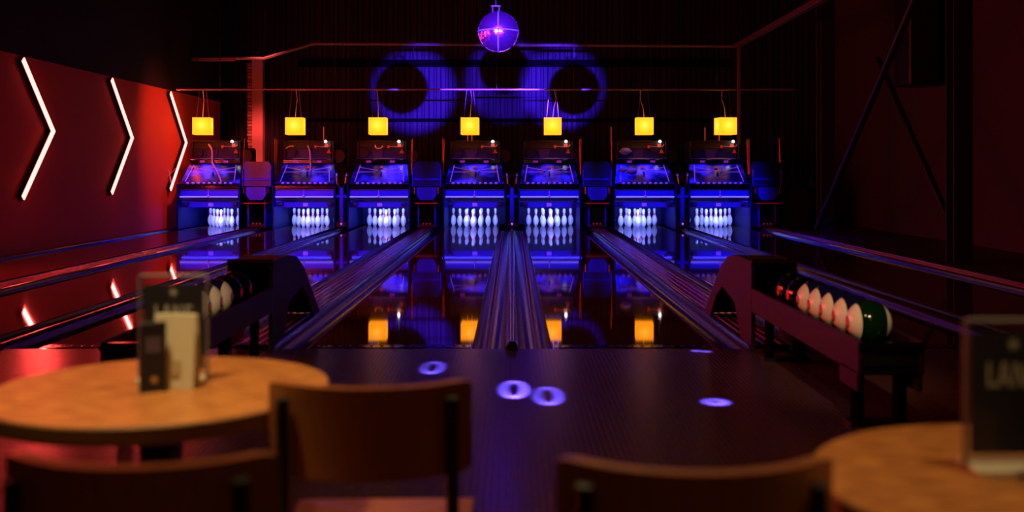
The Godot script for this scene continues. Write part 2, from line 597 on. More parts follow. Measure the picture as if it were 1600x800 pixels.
func lanes() -> void:
	for i in 7:
		var x: float = LANES[i]
		var t := thing("bowling_lane", "dark glossy bowling lane, %s of the seven lanes" % ORD[i], "lane", Vector3(x, 0, 0), 0, "seven bowling lanes")
		part(t, "lane_bed", boxed(Vector3(0, -0.07, (FOUL - 23.0) / 2.0), Vector3(LANE_W, 0.14, 23.0 + FOUL - 0.002), 0.002), M.lane)
		for s in [-1.0, 1.0]:
			var st := S(true)
			extrude(st, gutter_profile(s * LANE_W / 2.0, s), FOUL - 0.01, -21.6)
			var gt := part(t, "gutter", st, M.gutter)
			for u in [0.062, 0.100]:
				var r := GUT / 2.0
				var y: float = -sqrt(r * r - (u - r) * (u - r)) * 0.72 - 0.006
				var gx: float = s * (LANE_W / 2.0 + u)
				part(gt, "rib", tubed([Vector3(gx, y + 0.006, FOUL - 0.012), Vector3(gx, y + 0.006, -21.6)], 0.009, 8), M.rib)
		# strip with small studs at the foul line
		part(t, "foul_strip", boxed(Vector3(0, 0.001, FOUL - 0.10), Vector3(LANE_W - 0.02, 0.004, 0.11), 0.001), M.black_gloss)
		for k in 15:
			var s2 := S(true)
			lathe(s2, [Vector2(0.014, 0.0), Vector2(0.012, 0.004), Vector2(0, 0.006)], 10)
			part(t, "stud", s2, M.steel, Vector3(-0.49 + k * 0.07, 0.003, FOUL - 0.10))
	# dividers: narrow ones between two lanes, broad ones over the ball return tracks
	var e := LANE_W / 2.0 + GUT
	var divs := []
	for i in 6:
		divs.append([LANES[i] + e, LANES[i + 1] - e, i])
	divs.append([LANES[6] + e, LANES[6] + e + 0.28, 6])
	divs.append([LANES[0] - e - 0.155, LANES[0] - e - 0.006, 7])
	var names := ["between first and second lane from the left", "between second and third lane from the left", "between third lane from left and middle lane", "right of the middle lane, straight ahead", "between third and second lane from the right", "between second lane from right and rightmost lane", "along the right edge of the rightmost lane", "along the left edge of the leftmost lane by the red wall"]
	for d in divs:
		var a: float = d[0]
		var b: float = d[1]
		var w := b - a
		var broad := w > 0.15
		var t := thing("lane_divider", ("broad ribbed" if broad else "narrow rounded") + " lane divider " + names[d[2]], "divider", Vector3((a + b) / 2.0, 0, 0), 0, "lane dividers")
		var prof := []
		var n := 40
		for k in n + 1:
			var u := -w / 2.0 + w * k / n
			var y := 0.0
			if broad:
				var ed := w / 2.0 - absf(u)
				y = 0.034 * minf(1.0, sqrt(maxf(0.0, 1.0 - pow(maxf(0.0, 0.03 - ed) / 0.03, 2))))
			else:
				y = 0.038 * sqrt(maxf(0.0, 1.0 - pow(u / (w / 2.0), 2)))
			prof.append(Vector2(u, y - 0.006))
		prof.append(Vector2(w / 2.0, -0.13))
		prof.append(Vector2(-w / 2.0, -0.13))
		var st := S(false)
		extrude(st, prof, FOUL - 0.005, -21.2, true)
		part(t, "cap", st, M.cap)
		if broad:
			for c in [-0.085, -0.03, 0.03, 0.085]:
				part(t, "rib", tubed([Vector3(c, 0.030, FOUL - 0.006), Vector3(c, 0.030, -21.2)], 0.007, 8), M.cap_rib)
		if not broad:
			part(t, "end_cap", boxed(Vector3(0, 0.015, FOUL + 0.035), Vector3(w * 0.75, 0.085, 0.07), 0.015), M.black)

func disc(st: SurfaceTool, c: Vector3, r: float, depth: float, n := 20) -> void:
	for k in n:
		var t0 := TAU * k / n
		var t1 := TAU * (k + 1) / n
		var a := c + Vector3(cos(t0) * r, sin(t0) * r, 0)
		var b := c + Vector3(cos(t1) * r, sin(t1) * r, 0)
		var z := Vector3(0, 0, depth)
		tri(st, c + z, a + z, b + z, c)
		quad(st, a, b, b + z, a + z, c)

func prism3(st: SurfaceTool, pts: Array, z0: float, z1: float) -> void:
	extrude(st, pts, z0, z1, true)

func warning_sign(parent: Node, at: Vector3, r: float, tilt := 0.0) -> void:
	var st := S()
	prism3(st, [Vector2(-r, -r * 0.8), Vector2(r, -r * 0.8), Vector2(0, r)], 0.0, 0.006)
	var o := part(parent, "warning_triangle", st, M.orange, at)
	o.rotation.x = tilt

func pinsetters() -> Node3D:
	var t := thing("pinsetter", "pinsetter machine over the leftmost lane, lit red, pale hoses in front", "machine", Vector3(LANES[0] - 0.05, 0, PIT), 0, "pinsetter machines over the lanes")
	var w := 1.26
	# kickback side panels and pit
	for s in [-1.0, 1.0]:
		part(t, "side_panel", boxed(Vector3(s * w / 2.0, 0.46, -0.9), Vector3(0.03, 0.92, 2.0), 0.004), M.pit)
	part(t, "pit_curtain", boxed(Vector3(0, 0.42, -2.02), Vector3(w, 0.84, 0.03), 0.0), M.pit)
	part(t, "pit_roof", boxed(Vector3(0, 0.86, -1.2), Vector3(w, 0.02, 1.5), 0.0), M.black)
	# masking board over the pins
	part(t, "masking_board", boxed(Vector3(0, 0.50, -0.10), Vector3(w - 0.04, 0.11, 0.03), 0.006), M.mask)
	for s in [-1.0, 1.0]:
		part(t, "bracket", boxed(Vector3(s * 0.50, 0.52, -0.05), Vector3(0.10, 0.07, 0.08), 0.01), M.black)
	part(t, "emblem_plate", boxed(Vector3(0, 0.50, -0.078), Vector3(0.10, 0.07, 0.012), 0.004), M.white)
	# ultraviolet tube with its dark trough
	part(t, "trough", boxed(Vector3(0, 0.605, 0.03), Vector3(w - 0.06, 0.035, 0.12), 0.01), M.black)
	part(t, "black_light_tube", tubed([Vector3(-w / 2 + 0.04, 0.665, 0.07), Vector3(w / 2 - 0.04, 0.665, 0.07)], 0.015, 12), M.uv_tube)
	part(t, "front_panel", boxed(Vector3(0, 0.74, 0.0), Vector3(w - 0.06, 0.115, 0.03), 0.006), M.blue_panel)
	part(t, "panel_trim", boxed(Vector3(0, 0.81, 0.02), Vector3(w - 0.04, 0.012, 0.03), 0.003), M.steel)
	part(t, "lower_beam", boxed(Vector3(0, 0.86, -0.02), Vector3(w - 0.02, 0.085, 0.10), 0.012), M.black_gloss)
	# pull cord with a white knob
	part(t, "pull_cord", tubed([Vector3(0, 0.80, 0.08), Vector3(0, 0.70, 0.09)], 0.006, 6), M.white)
	var kn := S(true)
	lathe(kn, [Vector2(0, -0.03), Vector2(0.022, -0.02), Vector2(0.024, 0.0), Vector2(0.012, 0.03), Vector2(0, 0.035)], 12)
	part(t, "pull_knob", kn, M.white, Vector3(0, 0.68, 0.10))
	# rollers in a row under the cover
	var shaft := S()
	tube(shaft, [Vector3(-0.6, 0.93, 0.0), Vector3(0.6, 0.93, 0.0)], 0.012, 8)
	part(t, "roller_shaft", shaft, M.steel_dark)
	for k in 9:
		var rl := S(true)
		var cx := -0.44 + k * 0.11
		tube(rl, [Vector3(cx - 0.028, 0.94, 0.03), Vector3(cx + 0.028, 0.94, 0.03)], 0.022, 10)
		part(t, "roller", rl, M.white)
	# sloping cover with its frame
	var cv := S()
	var y0 := 0.95
	var y1 := 1.33
	var z0 := -0.03
	var z1 := -0.42
	var A := Vector3(-0.60, y0, z0)
	var B := Vector3(0.60, y0, z0)
	var C := Vector3(0.54, y1, z1)
	var D := Vector3(-0.54, y1, z1)
	var th := Vector3(0, -0.03, -0.03)
	var ins := (A + C) / 2 + th
	quad(cv, A, B, C, D, ins)
	quad(cv, A + th, B + th, C + th, D + th, (A + C) / 2)
	quad(cv, A, B, B + th, A + th, ins + Vector3(0, 0.1, -0.1))
	quad(cv, A, D, D + th, A + th, ins)
	quad(cv, B, C, C + th, B + th, ins)
	var sc := part(t, "sloping_cover", cv, M.cover)
	for s in [-1.0, 1.0]:
		part(t, "cover_rod", tubed([Vector3(s * 0.50, y0 + 0.02, z0 + 0.03), Vector3(s * 0.44, y1 - 0.02, z1 + 0.05)], 0.010, 6), M.white)
		for k in 2:
			part(sc, "tension_wire", tubed([Vector3(s * 0.46, y1 - 0.06 - k * 0.10, z1 + 0.10 + 0.10 * k), Vector3(s * (0.06 + 0.05 * k), y1 - 0.13 - k * 0.03, z1 + 0.19 + k * 0.04)], 0.007, 6), M.white)
	part(sc, "center_latch", boxed(Vector3(0.01, 1.14, -0.19), Vector3(0.035, 0.09, 0.03), 0.008, Basis(Vector3.RIGHT, -0.75)), M.steel_dark)
	warning_sign(t, Vector3(0, 1.27, -0.33), 0.045, -0.78)
	# machine head above
	var hb := part(t, "head_box", boxed(Vector3(-0.02, 1.59, -0.85), Vector3(0.98, 0.46, 0.75), 0.02), M.dark)
	var sb := part(t, "shelf_bar", boxed(Vector3(0, 1.385, -0.44), Vector3(1.06, 0.09, 0.10), 0.012), M.black_gloss)
	part(t, "cross_rail", tubed([Vector3(-0.50, 1.45, -0.41), Vector3(0.50, 1.45, -0.41)], 0.008, 6), M.steel)
	part(t, "upper_rail", tubed([Vector3(-0.50, 1.68, -0.43), Vector3(0.18, 1.68, -0.43)], 0.007, 6), M.steel_dark)
	for s in [-1.0, 1.0]:
		part(t, "upright", boxed(Vector3(s * 0.50, 1.55, -0.45), Vector3(0.03, 0.5, 0.04), 0.006), M.steel_dark)
	part(t, "top_rail", boxed(Vector3(0.0, 1.81, -0.47), Vector3(1.0, 0.022, 0.05), 0.006), M.steel_dark)
	for px in [-0.27, 0.22]:
		part(sb, "label_plate", boxed(Vector3(px, 1.385, -0.387), Vector3(0.10, 0.045, 0.006), 0.002), M.pink)
	part(hb, "orange_plate", boxed(Vector3(0.36, 1.72, -0.465), Vector3(0.075, 0.075, 0.008), 0.002), M.orange)
	part(t, "junction_box", boxed(Vector3(0.14, 1.69, -0.44), Vector3(0.05, 0.06, 0.05), 0.006), M.orange)
	part(t, "cable", tubed([Vector3(0.16, 1.70, -0.41), Vector3(0.28, 1.695, -0.40), Vector3(0.42, 1.70, -0.41), Vector3(0.46, 1.74, -0.42)], 0.008, 6), M.pink)
	warning_sign(t, Vector3(0.41, 1.60, -0.465), 0.05)
	var wh := S()
	disc(wh, Vector3(-0.36, 1.57, -0.475), 0.09, 0.05)
	part(hb, "belt_wheel", wh, M.black)
	var tr := S()
	prism3(tr, [Vector2(-0.22, 1.64), Vector2(0.04, 1.64), Vector2(0.0, 1.47), Vector2(-0.17, 1.47)], -0.49, -0.45)
	part(hb, "chute", tr, mat(Color(0.26, 0.18, 0.18), 0.5))
	var mo := S()
	disc(mo, Vector3(0.60, 1.50, -0.80), 0.14, 0.30)
	box(mo, Vector3(0.60, 1.50, -0.82), Vector3(0.22, 0.34, 0.3), 0.03)
	part(t, "motor", mo, M.black)
	var ld := S(true)
	lathe(ld, [Vector2(0.022, -0.02), Vector2(0.03, 0.0), Vector2(0.022, 0.022), Vector2(0, 0.03)], 12)
	part(t, "indicator_lamp", ld, M.led, Vector3(0.36, 1.80, -0.36))
	# now the copies, each with what sets it apart
	var all := [t]
	for i in range(1, 7):
		var lab: String = ["", "pinsetter machine over the second lane from left, a pale hose on its cover", "pinsetter machine over the third lane from left, a pink loop on its head", "pinsetter machine over the middle lane, two rods above its head", "pinsetter machine over the third lane from right, a bright plain head", "pinsetter machine over the second lane from right, pale cloths on its cover", "pinsetter machine over the rightmost lane, two rods under the yellow lamp"][i]
		all.append(dup(t, "pinsetter", lab, "machine", Vector3(LANES[i] + [0, 0.06, -0.06, 0.06, -0.06, 0.06, -0.06][i], 0, PIT), 0, "pinsetter machines over the lanes"))
	var hose := mat(Color(0.86, 0.62, 0.50), 0.5)
	var curve := func(o: Node, pts: Array, r: float):
		var c := Curve3D.new()
		for k in pts.size():
			var d: Vector3 = (pts[mini(k + 1, pts.size() - 1)] - pts[maxi(k - 1, 0)]) / 6.0
			c.add_point(pts[k], -d, d)
		var q := []
		for v in c.tessellate_even_length(4, 0.05): q.append(v)
		part(o, "hose", tubed(q, r, 8), hose)
	curve.call(all[0], [Vector3(-0.14, 1.74, -0.40), Vector3(-0.06, 1.62, -0.36), Vector3(-0.04, 1.36, -0.33), Vector3(0.12, 1.16, -0.15), Vector3(0.24, 0.96, 0.0)], 0.019)
	curve.call(all[0], [Vector3(-0.92, 1.20, -0.2), Vector3(-0.86, 1.12, -0.12), Vector3(-0.80, 0.96, -0.02)], 0.018)
	curve.call(all[0], [Vector3(-0.74, 1.26, -0.2), Vector3(-0.86, 1.12, -0.12), Vector3(-1.0, 0.96, -0.02)], 0.010)
	curve.call(all[1], [Vector3(-0.46, 1.66, -0.38), Vector3(-0.38, 1.70, -0.36), Vector3(-0.30, 1.70, -0.36)], 0.014)
	curve.call(all[1], [Vector3(-0.02, 1.72, -0.40), Vector3(0.03, 1.58, -0.38), Vector3(0.05, 1.36, -0.34), Vector3(0.08, 1.18, -0.16)], 0.016)
	curve.call(all[2], [Vector3(-0.14, 1.72, -0.42), Vector3(-0.11, 1.66, -0.38), Vector3(-0.02, 1.66, -0.38), Vector3(0.02, 1.71, -0.42)], 0.014)
	for o in [all[3], all[6]]:
		for dx in [[-0.17, -0.08], [-0.18, 0.12]][0 if o == all[3] else 1]:
			part(o, "rod", tubed([Vector3(dx, 1.8, -0.6), Vector3(dx, 2.10, -0.6)], 0.010, 6), M.pink)
	for o in [all[1], all[5]]:
		part(o, "rod", tubed([Vector3(0.26 if o == all[1] else -0.62, 1.78, -0.7), Vector3(0.26 if o == all[1] else -0.62, 2.12, -0.7)], 0.012, 6), M.pink)
	# pale folded cloths on the second machine from the right
	for c in [[Vector3(-0.35, 1.60, -0.42), 0.16], [Vector3(-0.24, 1.20, -0.20), 0.13], [Vector3(-0.42, 1.22, -0.22), 0.10]]:
		var st := S(true)
		var rr: float = c[1]
		var pr := []
		for k in 9:
			var a := PI * k / 8.0
			pr.append(Vector2(sin(a) * rr * 0.8 + (0.012 * sin(k * 2.1) if k > 0 and k < 8 else 0.0), -cos(a) * rr * 0.45))
		pr[0].x = 0.0
		pr[8].x = 0.0
		lathe(st, pr, 10)
		part(all[5], "cloth", st, mat(Color(0.55, 0.60, 0.58), 0.9), c[0])
	return t

func ball_lifts() -> void:
	var xs := [-5.2, -1.735, 1.735, 5.2]
	var labs := ["blue ball lift housing between first and second machine from the left", "blue ball lift housing between third machine from left and the middle one", "blue ball lift housing between third and second machine from the right", "blue ball lift housing right of the rightmost machine"]
	var proto: Node3D
	for i in 4:
		if i > 0:
			dup(proto, "ball_lift", labs[i], "ball lift", Vector3(xs[i], 0, PIT + 0.06), 0, "ball lifts between the machines")
			continue
		var t := thing("ball_lift", labs[0], "ball lift", Vector3(xs[0], 0, PIT + 0.06), 0, "ball lifts between the machines")
		proto = t
		# tunnel
		for s in [-1.0, 1.0]:
			part(t, "tunnel_side", boxed(Vector3(s * 0.17, 0.28, -0.4), Vector3(0.035, 0.48, 0.8), 0.006), M.blue_panel)
		part(t, "tunnel_back", boxed(Vector3(0, 0.28, -0.78), Vector3(0.32, 0.48, 0.02), 0.0), M.black)
		part(t, "sill", boxed(Vector3(0, 0.075, -0.02), Vector3(0.32, 0.07, 0.06), 0.008), M.dark)
		for s in [-1.0, 0.0, 1.0]:
			var k := S(true)
			lathe(k, [Vector2(0.02, -0.02), Vector2(0.022, 0.0), Vector2(0.014, 0.016), Vector2(0, 0.02)], 10)
			part(t, "bolt", k, M.pink, Vector3(s * 0.07, 0.12, 0.0))
		# thin shelf lit orange
		part(t, "shelf", boxed(Vector3(0, 0.535, 0.02), Vector3(0.46, 0.018, 0.26), 0.004), M.orange)
		# tapering throat
		var th := S()
		prism3(th, [Vector2(-0.13, 0.60), Vector2(0.13, 0.60), Vector2(0.20, 0.70), Vector2(0.20, 0.86), Vector2(-0.20, 0.86), Vector2(-0.20, 0.70)], -0.5, 0.04)
		part(t, "throat", th, M.blue_panel)
		for s in [-1.0, 1.0]:
			part(t, "bracket", boxed(Vector3(s * 0.24, 0.79, 0.0), Vector3(0.07, 0.12, 0.07), 0.012), M.steel_dark)
			part(t, "bracket_pin", tubed([Vector3(s * 0.24, 0.72, 0.04), Vector3(s * 0.24, 0.86, 0.04)], 0.013, 8), M.steel)
		# smoked upper housing
		var hs := S()
		prism3(hs, [Vector2(-0.29, 0.88), Vector2(0.29, 0.88), Vector2(0.29, 1.28), Vector2(0.24, 1.38), Vector2(-0.24, 1.38), Vector2(-0.29, 1.28)], -0.32, -0.05)
		part(t, "housing", hs, M.cover_dark)
		part(t, "housing_band", boxed(Vector3(0, 1.02, -0.04), Vector3(0.52, 0.05, 0.03), 0.008), M.blue_panel)
		for s in [-1.0, 1.0]:
			part(t, "edge_rail", boxed(Vector3(s * 0.285, 1.04, -0.03), Vector3(0.022, 0.36, 0.04), 0.006), M.blue_panel)
			part(t, "lift_rod", tubed([Vector3(s * 0.325, 1.12, -0.2), Vector3(s * 0.31, 1.86, -0.28)], 0.012, 6), M.brass)
			part(t, "lift_rod", tubed([Vector3(s * 0.325, 1.12, -0.3), Vector3(s * 0.335, 1.84, -0.36)], 0.010, 6), M.brass)
	# posts between the other machines
	var px := [-3.47, 0.0, 3.47]
	var pl := ["slim blue post between second and third machine from the left", "slim blue post straight ahead, right of the middle machine", "slim blue post between second and rightmost machine on the right"]
	var pp: Node3D
	for i in 3:
		if i > 0:
			dup(pp, "machine_post", pl[i], "post", Vector3(px[i], 0, PIT + 0.04), 0, "posts between the machines")
			continue
		var t := thing("machine_post", pl[0], "post", Vector3(px[0], 0, PIT + 0.04), 0, "posts between the machines")
		pp = t
		part(t, "upright", boxed(Vector3(0, 0.455, 0), Vector3(0.085, 0.80, 0.07), 0.012), M.blue_panel)
		part(t, "base_block", boxed(Vector3(0, 0.10, 0.0), Vector3(0.22, 0.10, 0.06), 0.008), M.black)
		part(t, "cross_arm", boxed(Vector3(0, 0.67, 0.0), Vector3(0.24, 0.06, 0.05), 0.014), M.blue_panel)
		for s in [-1.0, 1.0]:
			part(t, "fork_arm", tubed([Vector3(s * 0.03, 0.84, 0.03), Vector3(s * 0.085, 0.94, 0.04), Vector3(s * 0.095, 1.06, 0.03), Vector3(s * 0.11, 1.14, 0.0)], 0.020, 8), M.steel)
			var k := S(true)
			lathe(k, [Vector2(0.0, -0.025), Vector2(0.022, 0.0), Vector2(0, 0.025)], 10)
			part(t, "fork_bolt", k, M.white, Vector3(s * 0.10, 1.10, 0.04))
		var ld := S(true)
		lathe(ld, [Vector2(0, -0.024), Vector2(0.022, 0.0), Vector2(0, 0.024)], 12)
		part(t, "sensor_lamp", ld, M.pink_led, Vector3(0, 0.115, 0.05))

func pins() -> void:
	var inch := 0.0254
	var pr := []
	for p in [[0.0, 0.0], [0.95, 0.0], [1.02, 0.08], [1.414, 0.75], [1.953, 2.25], [2.255, 3.375], [2.383, 4.5], [2.281, 5.875], [1.852, 7.25], [1.52, 8.0], [1.236, 8.625], [0.982, 9.375], [0.898, 10.0], [0.935, 10.875], [1.047, 11.75], [1.205, 12.625], [1.274, 13.5], [1.16, 14.2], [0.86, 14.7], [0.45, 14.93], [0.0, 15.0]]:
		pr.append(Vector2(p[0] * inch, p[1] * inch))
	var st := S(true)
	lathe(st, pr, 20)
	st.generate_normals()
	var body := st.commit()
	var ring := func(a: Array):
		var s := S(true)
		var q := []
		for p in a: q.append(Vector2(p[0] * inch + 0.0007, p[1] * inch))
		lathe(s, q, 20)
		s.generate_normals()
		return s.commit()
	var r1: Mesh = ring.call([[1.08, 9.0], [1.03, 9.22], [0.982, 9.375], [0.95, 9.6]])
	var r2: Mesh = ring.call([[0.90, 10.1], [0.915, 10.4], [0.935, 10.7]])
	var spots := [[0, 0, "head pin"], [-0.5, 1, "second row left pin"], [0.5, 1, "second row right pin"], [-1, 2, "third row left pin"], [0, 2, "third row middle pin"], [1, 2, "third row right pin"], [-1.5, 3, "back row left corner pin"], [-0.5, 3, "back row inner left pin"], [0.5, 3, "back row inner right pin"], [1.5, 3, "back row right corner pin"]]
	var proto: Node3D
	for i in 7:
		for s in spots:
			var at := Vector3(LANES[i] + s[0] * 0.3048, 0.0, -21.55 - s[1] * 0.264)
			var lab := "white red-ringed bowling pin, %s on the %s lane" % [s[2], ORD[i]]
			if proto == null:
				proto = thing("bowling_pin", lab, "bowling pin", at, 0, "pins racked on the %s lane" % ORD[i])
				part(proto, "body", body, M.pin)
				part(proto, "neck_ring", r1, M.pin_red)
				part(proto, "neck_ring", r2, M.pin_red)
			else:
				dup(proto, "bowling_pin", lab, "bowling pin", at, 0, "pins racked on the %s lane" % ORD[i])

func chevrons() -> void:
	var rows := [[-8.15, -9.12, "out by the seats"], [-11.4, -12.37, "beyond the left edge of the picture"], [-14.65, -15.62, "leftmost of the three in the picture"], [-17.9, -18.87, "middle one of the three in the picture"], [-20.98, -22.0, "nearest to the machines"]]
	for r in rows:
		var z0: float = r[0]
		var z1: float = r[1]
		var t := thing("neon_chevron", "glowing pinkish white chevron arrow on red wall, " + r[2], "wall light", Vector3(WALL_L + 0.025, 0, 0), 0, "chevron lights on the red wall")
		for s in [1.0, -1.0]:
			var a := Vector2(z0, 1.80 + s * 1.0)
			var b := Vector2(z1, 1.80)
			var d := (b - a).normalized()
			var n: Vector2 = Vector2(-d.y, d.x) * float(s)
			var poly := func(w: float, x0: float, x1: float, cut: float):
				var st := S()
				# an arm with a mitred tip
				var tip := w / absf(d.x) * 0.5
				var a2 := a + d * cut
				var q := [a2 + n * w * 0.5, a2 - n * w * 0.5, Vector2(b.x + tip * (1.0 if (-n).x > 0 else -1.0), b.y), Vector2(b.x + tip * (1.0 if n.x > 0 else -1.0), b.y)]
				var c := Vector3((x0 + x1) / 2, (a.y + b.y) / 2, (a.x + b.x) / 2)
				var p0 := []
				var p1 := []
				for v in q:
					p0.append(Vector3(x0, v.y, v.x))
					p1.append(Vector3(x1, v.y, v.x))
				quad(st, p0[0], p0[1], p0[2], p0[3], c)
				quad(st, p1[0], p1[1], p1[2], p1[3], c)
				for k in 4:
					quad(st, p0[k], p0[(k + 1) % 4], p1[(k + 1) % 4], p1[k], c)
				return st
			part(t, "housing", poly.call(0.105, 0.0, 0.07, 0.0), M.black)
			part(t, "light_bar", poly.call(0.08, 0.07, 0.088, 0.01), M.neon)
			var mid := (a + b) / 2.0
			var ln := (b - a).length()
			var up := Vector3(0, n.y, n.x)
			area(Vector3(WALL_L + 0.117, mid.y, mid.x), Vector3(1, 0, 0), Vector2(ln, 0.075), lin(1.0, 0.045, 0.035), 13.0 if z0 > -13.0 else 3.2, up, "chevron_light")

func hanging_rail() -> void:
	var z := -21.2
	var y := 2.875
	var t := thing("lamp_rail", "thin straight hanging rail carrying the seven yellow cube lamps", "rail", Vector3(0, 0, z))
	part(t, "rail_bar", boxed(Vector3(-0.55, y, 0), Vector3(12.8, 0.035, 0.035), 0.006), mat(Color(0.55, 0.48, 0.5), 0.35, 0.5))
	for px in [344, 523, 646, 776, 897, 1016, 1120]:
		var x: float = (px - 800.0) / 1600.0 * 21.2
		part(t, "hanger_wire", tubed([Vector3(x, y + 0.02, 0), Vector3(x, CEIL, 0)], 0.006, 5), M.steel_dark)
		part(t, "turnbuckle", tubed([Vector3(x, y + 0.1, 0), Vector3(x, y + 0.3, 0)], 0.016, 6), M.steel_dark)
	var where := ["above the leftmost machine", "above the second machine from left", "above the third machine from left", "above the middle machine", "above the third machine from right", "above the second machine from right", "above the rightmost machine"]
	var lx := [317.0, 461.5, 591.0, 734.5, 863.5, 1006.5, 1133.5]
	var hw := 0.18
	var yc := 2.115
	for i in 7:
		var x: float = (lx[i] - 800.0) / 1600.0 * 21.2
		var o := thing("cube_pendant_lamp", "yellow glowing cube pendant lamp " + where[i], "pendant lamp", Vector3(x, 0, z), [0.12, 0.05, 0.02, -0.03, -0.03, -0.06, 0.16][i], "seven yellow cube lamps")
		var st := S()
		# four walls of the shade, open above and below
		for k in 4:
			var b := Basis(Vector3.UP, k * PI / 2.0)
			box(st, b * Vector3(0, 0, hw - 0.006), Vector3(2 * hw, 2 * hw - 0.01, 0.012), 0.003, b)
		var sh := part(o, "shade", st, M.shade, Vector3(0, yc, 0))
		var top := S()
		box(top, Vector3(0, hw - 0.02, 0), Vector3(2 * hw - 0.02, 0.012, 0.02), 0.002)
		box(top, Vector3(0, hw - 0.02, 0), Vector3(0.02, 0.012, 2 * hw - 0.02), 0.002)
		part(sh, "shade_cross", top, M.steel_dark)
		var bl := S(true)
		lathe(bl, [Vector2(0, -0.06), Vector2(0.04, -0.045), Vector2(0.055, 0.0), Vector2(0.035, 0.05), Vector2(0.02, 0.08), Vector2(0, 0.085)], 14, Vector3(0, yc, 0))
		part(o, "bulb", bl, M.bulb)
		part(o, "socket", tubed([Vector3(0, yc + 0.08, 0), Vector3(0, yc + hw - 0.015, 0)], 0.02, 8), M.black)
		var sw: float = [0.0, 0.02, -0.03, 0.02, 0.05, -0.10, -0.10][i]
		part(o, "cord", tubed([Vector3(0, yc + hw - 0.02, 0), Vector3(0.01 + sw * 0.3, yc + hw + 0.2, 0), Vector3(0.02 + sw, y - 0.2, 0.0), Vector3(sw * 0.8, y - 0.018, 0)], 0.007, 6), M.white)
		for s in [-1.0, 1.0]:
			part(o, "wire", tubed([Vector3(s * hw * 0.7, yc + hw - 0.02, 0), Vector3(s * 0.07, y - 0.018, 0)], 0.005, 5), M.steel)
		omni(Vector3(x, yc - 0.02, z), lin(1.0, 0.30, 0.05), 0.03, 0.05, "cube_lamp_light")

